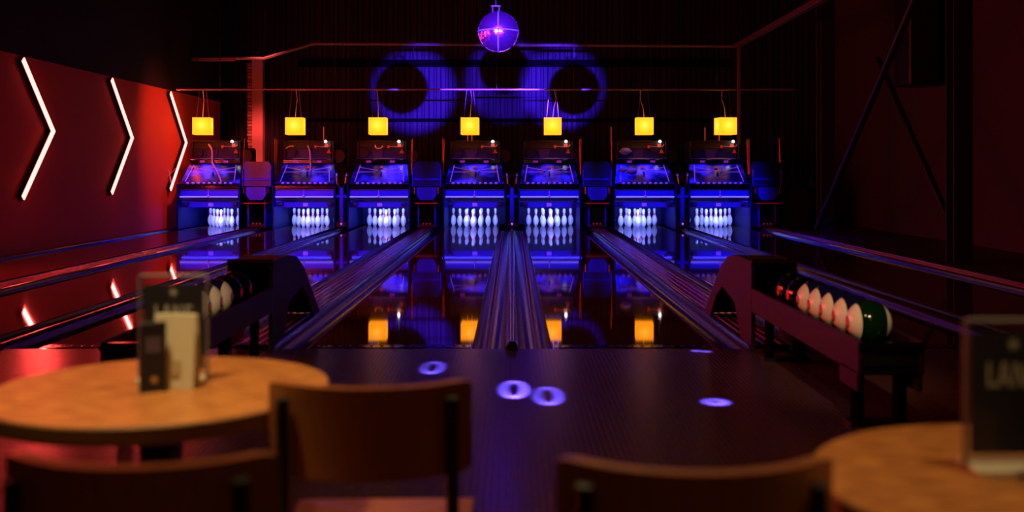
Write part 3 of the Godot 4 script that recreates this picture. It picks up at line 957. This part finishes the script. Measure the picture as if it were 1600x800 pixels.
func mirror_ball() -> void:
	var c := Vector3(-0.169, 2.918, -12.66)
	var r := 0.25
	var t := thing("mirror_ball", "purple-lit mirror ball of small square mirrors hanging from the ceiling", "mirror ball", c)
	var core := S(true)
	var pr := []
	for k in 33:
		var a := PI * k / 32.0
		pr.append(Vector2(sin(a) * (r - 0.006), -cos(a) * (r - 0.006)))
	pr[0].x = 0
	pr[32].x = 0
	lathe(core, pr, 48)
	part(t, "core", core, M.black)
	var rng := RandomNumberGenerator.new()
	rng.seed = 21
	var st := S()
	var rows := 44
	for i in rows:
		var a := -PI / 2 + PI * (i + 0.5) / rows
		var n := maxi(4, int(TAU * cos(a) * rows / PI))
		for k in n:
			var b := TAU * (k + 0.5) / n
			var dir := Vector3(cos(a) * sin(b), sin(a), cos(a) * cos(b))
			var bs := Basis.looking_at(-dir, Vector3.UP if absf(dir.y) < 0.99 else Vector3.RIGHT)
			bs = bs * Basis.from_euler(Vector3(rng.randf_range(-0.045, 0.045), rng.randf_range(-0.045, 0.045), 0))
			var hw := r * PI / rows * 0.47
			var p := []
			for q in [Vector2(-1, -1), Vector2(1, -1), Vector2(1, 1), Vector2(-1, 1)]:
				p.append(dir * r + bs * Vector3(q.x * hw, q.y * hw, 0))
			quad(st, p[0], p[1], p[2], p[3], Vector3.ZERO)
			for e in 4:
				var lo0: Vector3 = p[e] - dir * 0.005
				var lo1: Vector3 = p[(e + 1) % 4] - dir * 0.005
				quad(st, p[e], p[(e + 1) % 4], lo1, lo0, dir * (r - 0.003))
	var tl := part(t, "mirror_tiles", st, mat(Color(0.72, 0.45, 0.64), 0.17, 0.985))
	tl.set_meta("kind", "stuff")
	# bright bead seams that quarter the ball
	var seam := mat(Color(0.25, 0.32, 0.32), 0.4, 0.0, 0.3)
	var v := []
	var h := []
	for k in 65:
		var a := TAU * k / 64.0
		v.append(Vector3(0, cos(a), sin(a)) * (r + 0.001))
		h.append(Vector3(sin(a), -0.0, cos(a)) * (r + 0.001))
	part(t, "seam", tubed(v, 0.009, 6), seam)
	part(t, "seam", tubed(h, 0.009, 6), seam)
	# motor plate and hanger
	for s in [-0.07, 0.01]:
		part(t, "hook", tubed([Vector3(s, r - 0.015, 0), Vector3(s, r + 0.07, 0)], 0.010, 6), M.steel_dark)
	part(t, "hanger", tubed([Vector3(-0.03, r + 0.06, 0), Vector3(-0.03, CEIL - c.y, 0)], 0.006, 6), M.steel_dark)
	part(t, "hanger_plate", boxed(Vector3(-0.03, r + 0.065, 0), Vector3(0.12, 0.012, 0.04), 0.003), M.steel_dark)
	# beams that the mirrors throw on the approach and the gutters
	var col := lin(0.10, 0.06, 1.0)
	for b in [[505, 578, 0.02, 0.2, false], [827, 466, 0.02, 0.25, false], [771, 482, 0.02, 0.12, false], [1053, 472, 0.025, 0.35, false], [1004, 437, 0.018, 0.2, false]]:
		var d: float = EYE * 1600.0 / (b[1] - 266.0)
		var p := Vector3((b[0] - 800.0) / 1600.0 * d, 0.003, -d)
		var dir := (p - c).normalized()
		var s := c + dir * (r + 0.03)
		var len := (p - s).length()
		if not b[4]:
			spot(s, p, col, b[3] * 9.0, rad_to_deg(atan(b[2] / len)), 0.6, 0.0, self, "mirror_beam")
	# ring patterns that an effect light over the approach draws on the boards
	for b in [[803, 609, 0.058, 0.200, 1.0, 22], [856, 619, 0.058, 0.195, 0.5, 22], [676, 575, 0.052, 0.170, 0.30, 18], [1118, 629, 0.046, 0.055, 0.34, 12], [1088, 549, 0.0, 0.0, 0.5, 1], [1103, 550, 0.0, 0.0, 0.5, 1]]:
		var d: float = EYE * 1600.0 / (b[1] - 266.0)
		var p := Vector3((b[0] - 800.0) / 1600.0 * d, 0.0, -d)
		var from := p + Vector3(0, 2.5, 0.2)
		for k in int(b[5]):
			var a: float = TAU * k / b[5] + 0.4
			var q: Vector3 = p + Vector3(cos(a) * b[2], 0, sin(a) * b[3])
			var e: float = b[4] * (0.75 + 0.35 * sin(a + 0.5)) * (18.0 / b[5] if b[5] > 1 else 1.0)
			spot(from, q, lin(0.05, 0.06, 1.0), 800.0 * e, 1.05, 1.0, 0.0, self, "effect_light")

func ball(kind: String, label: String, at: Vector3, side: float, group: String) -> void:
	var r := 0.108
	var o := thing("bowling_ball", label, "bowling ball", at, 0.0, group)
	if side > 0: o.rotation.y = PI
	var key := "ball_meshes"
	if not M.has(key):
		M[key] = [zone(r, 0, PI, 48, 24), zone(r + 0.0006, 0.98, 2.16, 48, 10), zone(r + 0.0006, 0, 0.20, 24, 3), zone(r + 0.0008, 0.20, 0.27, 24, 2)]
		for k in 4:
			M[key][k].generate_normals()
			M[key][k] = M[key][k].commit()
	var ms: Array = M[key]
	var white := kind != "black"
	part(o, "body", ms[0], M.ball_white if white else M.ball_black)
	if white:
		part(o, "stripe", ms[1], M.ball_green if kind == "green" else M.ball_navy, Vector3.ZERO, "dark green stripe" if kind == "green" else "navy blue stripe")
		part(o, "badge", ms[2], M.ball_badge)
		part(o, "badge_ring", ms[3], M.ball_black)
	else:
		part(o, "badge", ms[2], M.ball_red)
		part(o, "badge_ring", ms[3], M.ball_red)

func ball_returns() -> void:
	M.ball_white = mat(Color(0.86, 0.80, 0.70), 0.12)
	M.ball_black = mat(Color(0.02, 0.02, 0.03), 0.1)
	M.ball_navy = mat(Color(0.05, 0.06, 0.22), 0.1)
	M.ball_green = mat(Color(0.02, 0.12, 0.05), 0.08)
	M.ball_badge = mat(Color(0.85, 0.35, 0.35), 0.2)
	M.ball_red = mat(Color(0.95, 0.25, 0.15), 0.2)
	var hood_m := mat(Color(0.155, 0.04, 0.10), 0.55, 0.0, 0.35)
	for s in [-1.0, 1.0]:
		var cx: float = 1.735 * s
		var side := "left of the tables' view" if s < 0 else "right"
		var t := thing("ball_return", "dark ball return with open rack and arched hood, on the %s" % ("left, behind the table sign" if s < 0 else "right, near the empty floor"), "ball return", Vector3(cx, 0, 0), 0, "two ball returns")
		# hood: two arched side plates and a curved top over the divider
		for q in [-1.0, 1.0]:
			var st := S()
			var prof := [Vector2(6.8, 0.042), Vector2(6.8, 0.60), Vector2(7.25, 0.605), Vector2(7.55, 0.57), Vector2(7.82, 0.46), Vector2(8.1, 0.27), Vector2(8.45, 0.042), Vector2(8.2, 0.042), Vector2(7.95, 0.24), Vector2(7.72, 0.33), Vector2(7.3, 0.27), Vector2(7.18, 0.14), Vector2(7.1, 0.042)]
			var c2 := []
			for p in prof: c2.append(Vector2(p.x, p.y + 0.0))
			# in the plane x: first coordinate runs away from the camera
			var x0: float = q * 0.125
			var x1: float = q * 0.150
			var pts := PackedVector2Array(c2)
			var idx := Geometry2D.triangulate_polygon(pts)
			for k in range(0, idx.size(), 3):
				var a := pts[idx[k]]
				var b := pts[idx[k + 1]]
				var c := pts[idx[k + 2]]
				for xx in [x0, x1]:
					tri(st, Vector3(xx, a.y, -a.x), Vector3(xx, b.y, -b.x), Vector3(xx, c.y, -c.x), Vector3((x0 + x1) / 2, (a.y + b.y + c.y) / 3, -(a.x + b.x + c.x) / 3))
			for k in pts.size():
				var a := pts[k]
				var b := pts[(k + 1) % pts.size()]
				var nn := Vector2(b.y - a.y, -(b.x - a.x)) * (1.0 if _ccw(c2) else -1.0)
				var m := (a + b) / 2.0 - nn
				quad(st, Vector3(x0, a.y, -a.x), Vector3(x0, b.y, -b.x), Vector3(x1, b.y, -b.x), Vector3(x1, a.y, -a.x), Vector3((x0 + x1) / 2, m.y, -m.x))
			part(t, "hood_side", st, hood_m)
		var top := S()
		var tp := [Vector2(6.8, 0.60), Vector2(7.25, 0.605), Vector2(7.55, 0.57), Vector2(7.82, 0.46), Vector2(8.1, 0.27), Vector2(8.45, 0.05)]
		for k in tp.size() - 1:
			var a: Vector2 = tp[k]
			var b: Vector2 = tp[k + 1]
			box(top, Vector3(0, (a.y + b.y) / 2.0 - 0.01, -(a.x + b.x) / 2.0), Vector3(0.25, 0.016, (b - a).length()), 0.0, Basis(Vector3.RIGHT, (b - a).angle()))
		part(t, "hood_top", top, hood_m)
		part(t, "hood_lip", tubed([Vector3(-0.15, 0.595, -6.79), Vector3(0.15, 0.595, -6.79)], 0.02, 10), hood_m)
		for q in [-1.0, 1.0]:
			part(t, "hood_trim", boxed(Vector3(q * 0.138, 0.29, -6.785), Vector3(0.03, 0.57, 0.02), 0.005), M.steel_dark)
		part(t, "exit_flap", boxed(Vector3(0, 0.40, -7.5), Vector3(0.24, 0.34, 0.012), 0.003), M.black)
		# open rack towards the seats
		for q in [-1.0, 1.0]:
			part(t, "side_skirt", boxed(Vector3(q * 0.14, 0.235, -4.83), Vector3(0.022, 0.10, 0.26), 0.006), hood_m)
			part(t, "rack_side", boxed(Vector3(q * 0.14, 0.345, -5.74), Vector3(0.022, 0.16, 2.12), 0.006), hood_m)
		part(t, "rack_bed", boxed(Vector3(0, 0.30, -5.74), Vector3(0.25, 0.02, 2.1), 0.004), M.black)
		for q in [-1.0, 1.0]:
			part(t, "rack_rail", tubed([Vector3(q * 0.065, 0.362, -6.75), Vector3(q * 0.065, 0.362, -4.72)], 0.013, 10), M.black_gloss)
		part(t, "front_bar", boxed(Vector3(0, 0.395, -4.68), Vector3(0.31, 0.045, 0.045), 0.015), M.black_gloss)
		part(t, "front_plate", boxed(Vector3(0, 0.33, -4.70), Vector3(0.29, 0.13, 0.02), 0.006), M.black)
		# legs: broad plates with an arched cut
		for z in [-4.85, -6.5]:
			for q in [-1.0, 1.0]:
				part(t, "leg", boxed(Vector3(q * 0.10, 0.15, z), Vector3(0.04, 0.30, 0.09), 0.008), M.soot)
			part(t, "foot", boxed(Vector3(0, 0.012, z), Vector3(0.30, 0.02, 0.12), 0.005), M.black)
	var g := "balls in the right ball return"
	var zs := [4.98, 5.197, 5.414, 5.631, 5.848, 6.065, 6.282]
	var R := ["white bowling ball with a broad dark green stripe, nearest in the right rack", "white ball with navy stripe and pink badge, just behind the green-striped ball", "white ball with navy stripe and pink badge, second behind the green-striped ball", "white ball with navy stripe and pink badge, third behind the green-striped ball", "white ball with navy stripe and pink badge, touching the black balls on the right", "black ball with a red mark, directly behind the white balls on the right", "black ball with a red mark, farthest back in the right rack"]
	var y := 0.466
	for k in 7:
		ball("green" if k == 0 else ("white" if k < 5 else "black"), R[k], Vector3(1.735, y, -zs[k]), -1.0, g)
	var L := ["white ball with navy stripe in the left rack, half hidden by the table sign", "white ball with navy stripe in the left rack, second right of the table sign", "white ball with navy stripe in the left rack, third right of the table sign", "dark ball with a pale badge in the left rack, next to the white balls", "dark ball with a pale badge in the left rack, farthest back by the hood"]
	var zl := [5.53, 5.746, 5.963, 6.18, 6.397]
	for k in 5:
		ball("white" if k < 3 else "black", L[k], Vector3(-1.735, y, -zl[k]), 1.0, "balls in the left ball return")

# ------------------------------------------------------------------ tables, chairs, signs
func make_chair(label: String, at: Vector3, turn: float) -> Node3D:
	var t := thing("cafe_chair", label, "chair", at, turn, "plywood chairs around the tables")
	# origin: floor under the middle of the backrest; the sitter looks to -z
	var w := 0.37
	var back := S(true)
	var n := 18
	var ptf := func(u: float, y: float, o: float):
		# u -1..1, arc whose ends lie further from the camera
		var a := u * 0.86
		var rr := 0.244
		var rad := rr + o
		var lean := (y - 0.715) * 0.06
		return Vector3(sin(a) * rad, y, (cos(a) - 1.0) * rr + cos(a) * o + lean + 0.0)
	var top := 0.805
	var bot := 0.632
	for k in n:
		var u0 := -1.0 + 2.0 * k / n
		var u1 := -1.0 + 2.0 * (k + 1) / n
		var f := func(u: float): return (1.0 if absf(u) < 0.94 else sqrt(maxf(0.0, 1.0 - pow((absf(u) - 0.94) / 0.06, 2) * 0.10)))
		var ya0: float = lerpf((top + bot) / 2, top, f.call(u0))
		var ya1: float = lerpf((top + bot) / 2, top, f.call(u1))
		var yb0: float = lerpf((top + bot) / 2, bot, f.call(u0))
		var yb1: float = lerpf((top + bot) / 2, bot, f.call(u1))
		var h := 0.012
		var mid: Vector3 = ptf.call((u0 + u1) / 2, 0.715, 0.0)
		st_face(back, ptf.call(u0, ya0, h), ptf.call(u1, ya1, h), ptf.call(u1, yb1, h), ptf.call(u0, yb0, h), mid, 1)
		st_face(back, ptf.call(u0, ya0, -h), ptf.call(u1, ya1, -h), ptf.call(u1, yb1, -h), ptf.call(u0, yb0, -h), mid, 2)
		st_face(back, ptf.call(u0, ya0, -h), ptf.call(u1, ya1, -h), ptf.call(u1, ya1, h), ptf.call(u0, ya0, h), mid, 3)
		st_face(back, ptf.call(u0, yb0, -h), ptf.call(u1, yb1, -h), ptf.call(u1, yb1, h), ptf.call(u0, yb0, h), mid, 4)
		if k == 0:
			st_face(back, ptf.call(u0, ya0, -h), ptf.call(u0, ya0, h), ptf.call(u0, yb0, h), ptf.call(u0, yb0, -h), mid, 5)
		if k == n - 1:
			st_face(back, ptf.call(u1, ya1, -h), ptf.call(u1, ya1, h), ptf.call(u1, yb1, h), ptf.call(u1, yb1, -h), mid, 6)
	part(t, "backrest", back, M.ply)
	# seat with rounded corners
	var st := S()
	var sp := []
	var sw := 0.195
	var zf := -0.455
	var zb := -0.11
	for c in [[sw, zf, 0.0], [-sw, zf, PI / 2], [-sw * 0.92, zb, PI], [sw * 0.92, zb, PI * 1.5]]:
		for k in 6:
			var a: float = c[2] + PI / 2 * k / 5.0
			var rr := 0.045
			var cc := Vector2(c[0] - signf(c[0]) * rr, c[1] + (rr if c[1] == zf else -rr))
			sp.append(cc + Vector2(cos(a), -sin(a)) * rr)
	var pp := []
	for p in sp: pp.append(Vector3(p.x, 0.475 - 0.02 * pow(maxf(0.0, (-p.y - 0.33) / 0.125), 2), p.y))
	var cen := Vector3(0, 0.470, -0.28)
	for k in pp.size():
		var a: Vector3 = pp[k]
		var b: Vector3 = pp[(k + 1) % pp.size()]
		var dn := Vector3(0, -0.013, 0)
		tri(st, Vector3(0, 0.472, -0.28), a, b, cen + Vector3(0, -0.5, 0))
		tri(st, Vector3(0, 0.459, -0.28), a + dn, b + dn, cen + Vector3(0, 0.5, 0))
		quad(st, a, b, b + dn, a + dn, cen)
	part(t, "seat", st, M.ply)
	# black tube frame
	for s in [-1.0, 1.0]:
		var post := S(false)
		tube(post, [Vector3(s * 0.163, 0.0, 0.0), Vector3(s * 0.160, 0.44, -0.03), Vector3(s * 0.157, 0.62, -0.026), Vector3(s * 0.157, 0.782, -0.016)], 0.0125, 12)
		part(t, "back_post", post, M.black)
		part(t, "front_leg", tubed([Vector3(s * 0.170, 0.0, -0.44), Vector3(s * 0.16, 0.455, -0.41)], 0.0115, 10), M.black)
		part(t, "side_rail", tubed([Vector3(s * 0.160, 0.445, -0.04), Vector3(s * 0.16, 0.445, -0.41)], 0.010, 8), M.black)
	part(t, "cross_rail", tubed([Vector3(-0.16, 0.443, -0.38), Vector3(0.16, 0.443, -0.38)], 0.010, 8), M.black)
	return t

func st_face(st: SurfaceTool, a: Vector3, b: Vector3, c: Vector3, d: Vector3, mid: Vector3, group: int) -> void:
	st.set_smooth_group(group)
	quad(st, a, b, c, d, mid)

func make_table(label: String, at: Vector3) -> Node3D:
	var t := thing("round_table", label, "table", at, 0, "round wooden tables")
	var R := 0.35
	var H := 0.747
	var top := S(true)
	lathe(top, [Vector2(R - 0.003, H), Vector2(0, H)], 72)
	part(t, "table_top", top, M.table)
	var rim := S(false)
	lathe(rim, [Vector2(0, H - 0.036), Vector2(R - 0.006, H - 0.036), Vector2(R, H - 0.030), Vector2(R, H - 0.004), Vector2(R - 0.003, H)], 72)
	part(t, "edge", rim, M.table_rim)
	part(t, "column", boxed(Vector3(0, 0.37, 0), Vector3(0.072, 0.70, 0.072), 0.008), M.black)
	var base := S(false)
	lathe(base, [Vector2(0, 0), Vector2(0.21, 0), Vector2(0.21, 0.012), Vector2(0.05, 0.025), Vector2(0, 0.025)], 40)
	part(t, "base", base, M.black)
	return t

func sign_holder(label: String, at: Vector3, turn: float) -> Node3D:
	var t := thing("menu_sign", label, "table sign", at, turn, "upright table signs")
	var w := 0.142
	var h := 0.223
	part(t, "card", boxed(Vector3(0, 0.118, 0), Vector3(w - 0.012, h - 0.040, 0.003), 0.0), mat(Color(0.06, 0.05, 0.05), 0.5))
	# clear acrylic sheets before and behind the card, and a clear foot
	part(t, "acrylic_front", boxed(Vector3(0, h / 2 + 0.004, 0.0045), Vector3(w, h, 0.003), 0.0006), M.clear)
	part(t, "acrylic_back", boxed(Vector3(0, h / 2 + 0.004, -0.0045), Vector3(w, h, 0.003), 0.0006), M.clear)
	part(t, "foot", boxed(Vector3(0, 0.006, 0.0), Vector3(w, 0.012, 0.075), 0.003), M.foot)
	part(t, "edge_strip", boxed(Vector3(0, h + 0.0065, 0.0), Vector3(w, 0.006, 0.012), 0.002), M.acrylic)
	for s in [-1.0, 1.0]:
		part(t, "edge_strip", boxed(Vector3(s * (w / 2 + 0.002), h / 2 + 0.006, 0), Vector3(0.004, h, 0.012), 0.001), M.acrylic)
	var f := SystemFont.new()
	f.font_names = PackedStringArray(["Droid Sans"])
	f.font_weight = 700
	var tm := TextMesh.new()
	tm.text = "LANE"
	tm.font = f
	tm.font_size = 64
	tm.pixel_size = 0.001
	tm.depth = 0.0008
	var m := mat(Color(0.62, 0.58, 0.50), 0.6)
	var l := part(t, "lettering", tm, m, Vector3(0, 0.147, 0.0022))
	var bb := tm.get_aabb()
	l.scale = Vector3(0.080 / bb.size.x, 0.038 / bb.size.y, 1.0)
	l.position.y = 0.147 - (bb.position.y + bb.size.y / 2) * l.scale.y
	l.position.x = -(bb.position.x + bb.size.x / 2) * l.scale.x
	var em := S()
	for k in 8:
		var a := TAU * k / 8.0
		box(em, Vector3(cos(a) * 0.0055, 0.193 + sin(a) * 0.0055, 0.0022), Vector3(0.007, 0.0024, 0.0008), 0.0, Basis(Vector3.BACK, a))
	disc(em, Vector3(0, 0.193, 0.0018), 0.0042, 0.0009, 12)
	part(t, "emblem", em, m)
	return t

func tables() -> void:
	M.foot = mat(Color(0.82, 0.76, 0.64), 0.2)
	M.acrylic = mat(Color(0.42, 0.38, 0.36), 0.2)
	var ta := Vector3(-0.743, 0, -2.17)
	var tb := Vector3(0.80, 0, -1.5)
	make_table("round wooden cafe table on the left with sign, cream card holder and booklet", ta)
	make_table("round wooden cafe table cut off by the right edge of the picture", tb)
	make_chair("brown plywood chair right of the left table, its seat showing below the backrest", Vector3(-0.268, 0, -1.885), 0.03)
	make_chair("brown plywood chair in front of the left table, cut off at lower left", Vector3(-0.528, 0, -1.385), 0.0)
	make_chair("brown plywood chair beside the right table, cut off at lower edge", Vector3(0.255, 0, -1.36), 0.0)
	make_chair("brown plywood chair at the far left, only its seat corner showing", Vector3(-1.375, 0, -1.90), 0.0)
	sign_holder("black table sign reading LANE behind the cream card holder, left table", Vector3(-0.735, 0.747, -2.225), 0.02)
	sign_holder("black table sign reading LANE on the right table", Vector3(0.763, 0.747, -1.56), 0.0)
	# cream card holder and booklets
	var cream := thing("card_holder", "cream folded card standing before the left sign", "card", Vector3(-0.706, 0.747, -2.155), -0.08)
	part(cream, "front_leaf", boxed(Vector3(0.0, 0.078, 0.012), Vector3(0.088, 0.156, 0.003), 0.0005, Basis(Vector3.RIGHT, -0.08)), M.cream)
	part(cream, "back_leaf", boxed(Vector3(0.0, 0.078, -0.012), Vector3(0.088, 0.156, 0.003), 0.0005, Basis(Vector3.RIGHT, 0.08)), M.cream)
	part(cream, "print_spot", boxed(Vector3(0.006, 0.045, 0.0185), Vector3(0.02, 0.03, 0.0008), 0.0, Basis(Vector3.RIGHT, -0.08)), mat(Color(0.70, 0.58, 0.42), 0.6))
	var dk := mat(Color(0.10, 0.09, 0.11), 0.45)
	for b in [[Vector3(-0.742, 0.747, -2.115), 0.50, "small dark booklet leaning on the cream card, left table"], [Vector3(0.795, 0.747, -1.50), 0.3, "small dark booklet beside the right table sign, at the picture edge"]]:
		var o := thing("booklet", b[2], "booklet", b[0], b[1], "dark booklets on the tables")
		part(o, "cover", boxed(Vector3(0, 0.072, 0.004), Vector3(0.052, 0.144, 0.003), 0.0006), dk)
		part(o, "pages", boxed(Vector3(0, 0.072, 0.0), Vector3(0.049, 0.141, 0.005), 0.0), M.cream)
		part(o, "cover", boxed(Vector3(0, 0.072, -0.004), Vector3(0.052, 0.144, 0.003), 0.0006), dk)
		part(o, "picture_patch", boxed(Vector3(0, 0.098, 0.0058), Vector3(0.030, 0.032, 0.0006), 0.0), mat(Color(0.34, 0.28, 0.34), 0.5))
		part(o, "gold_mark", boxed(Vector3(0.002, 0.026, 0.0058), Vector3(0.012, 0.012, 0.0006), 0.0), mat(Color(0.75, 0.55, 0.25), 0.5))
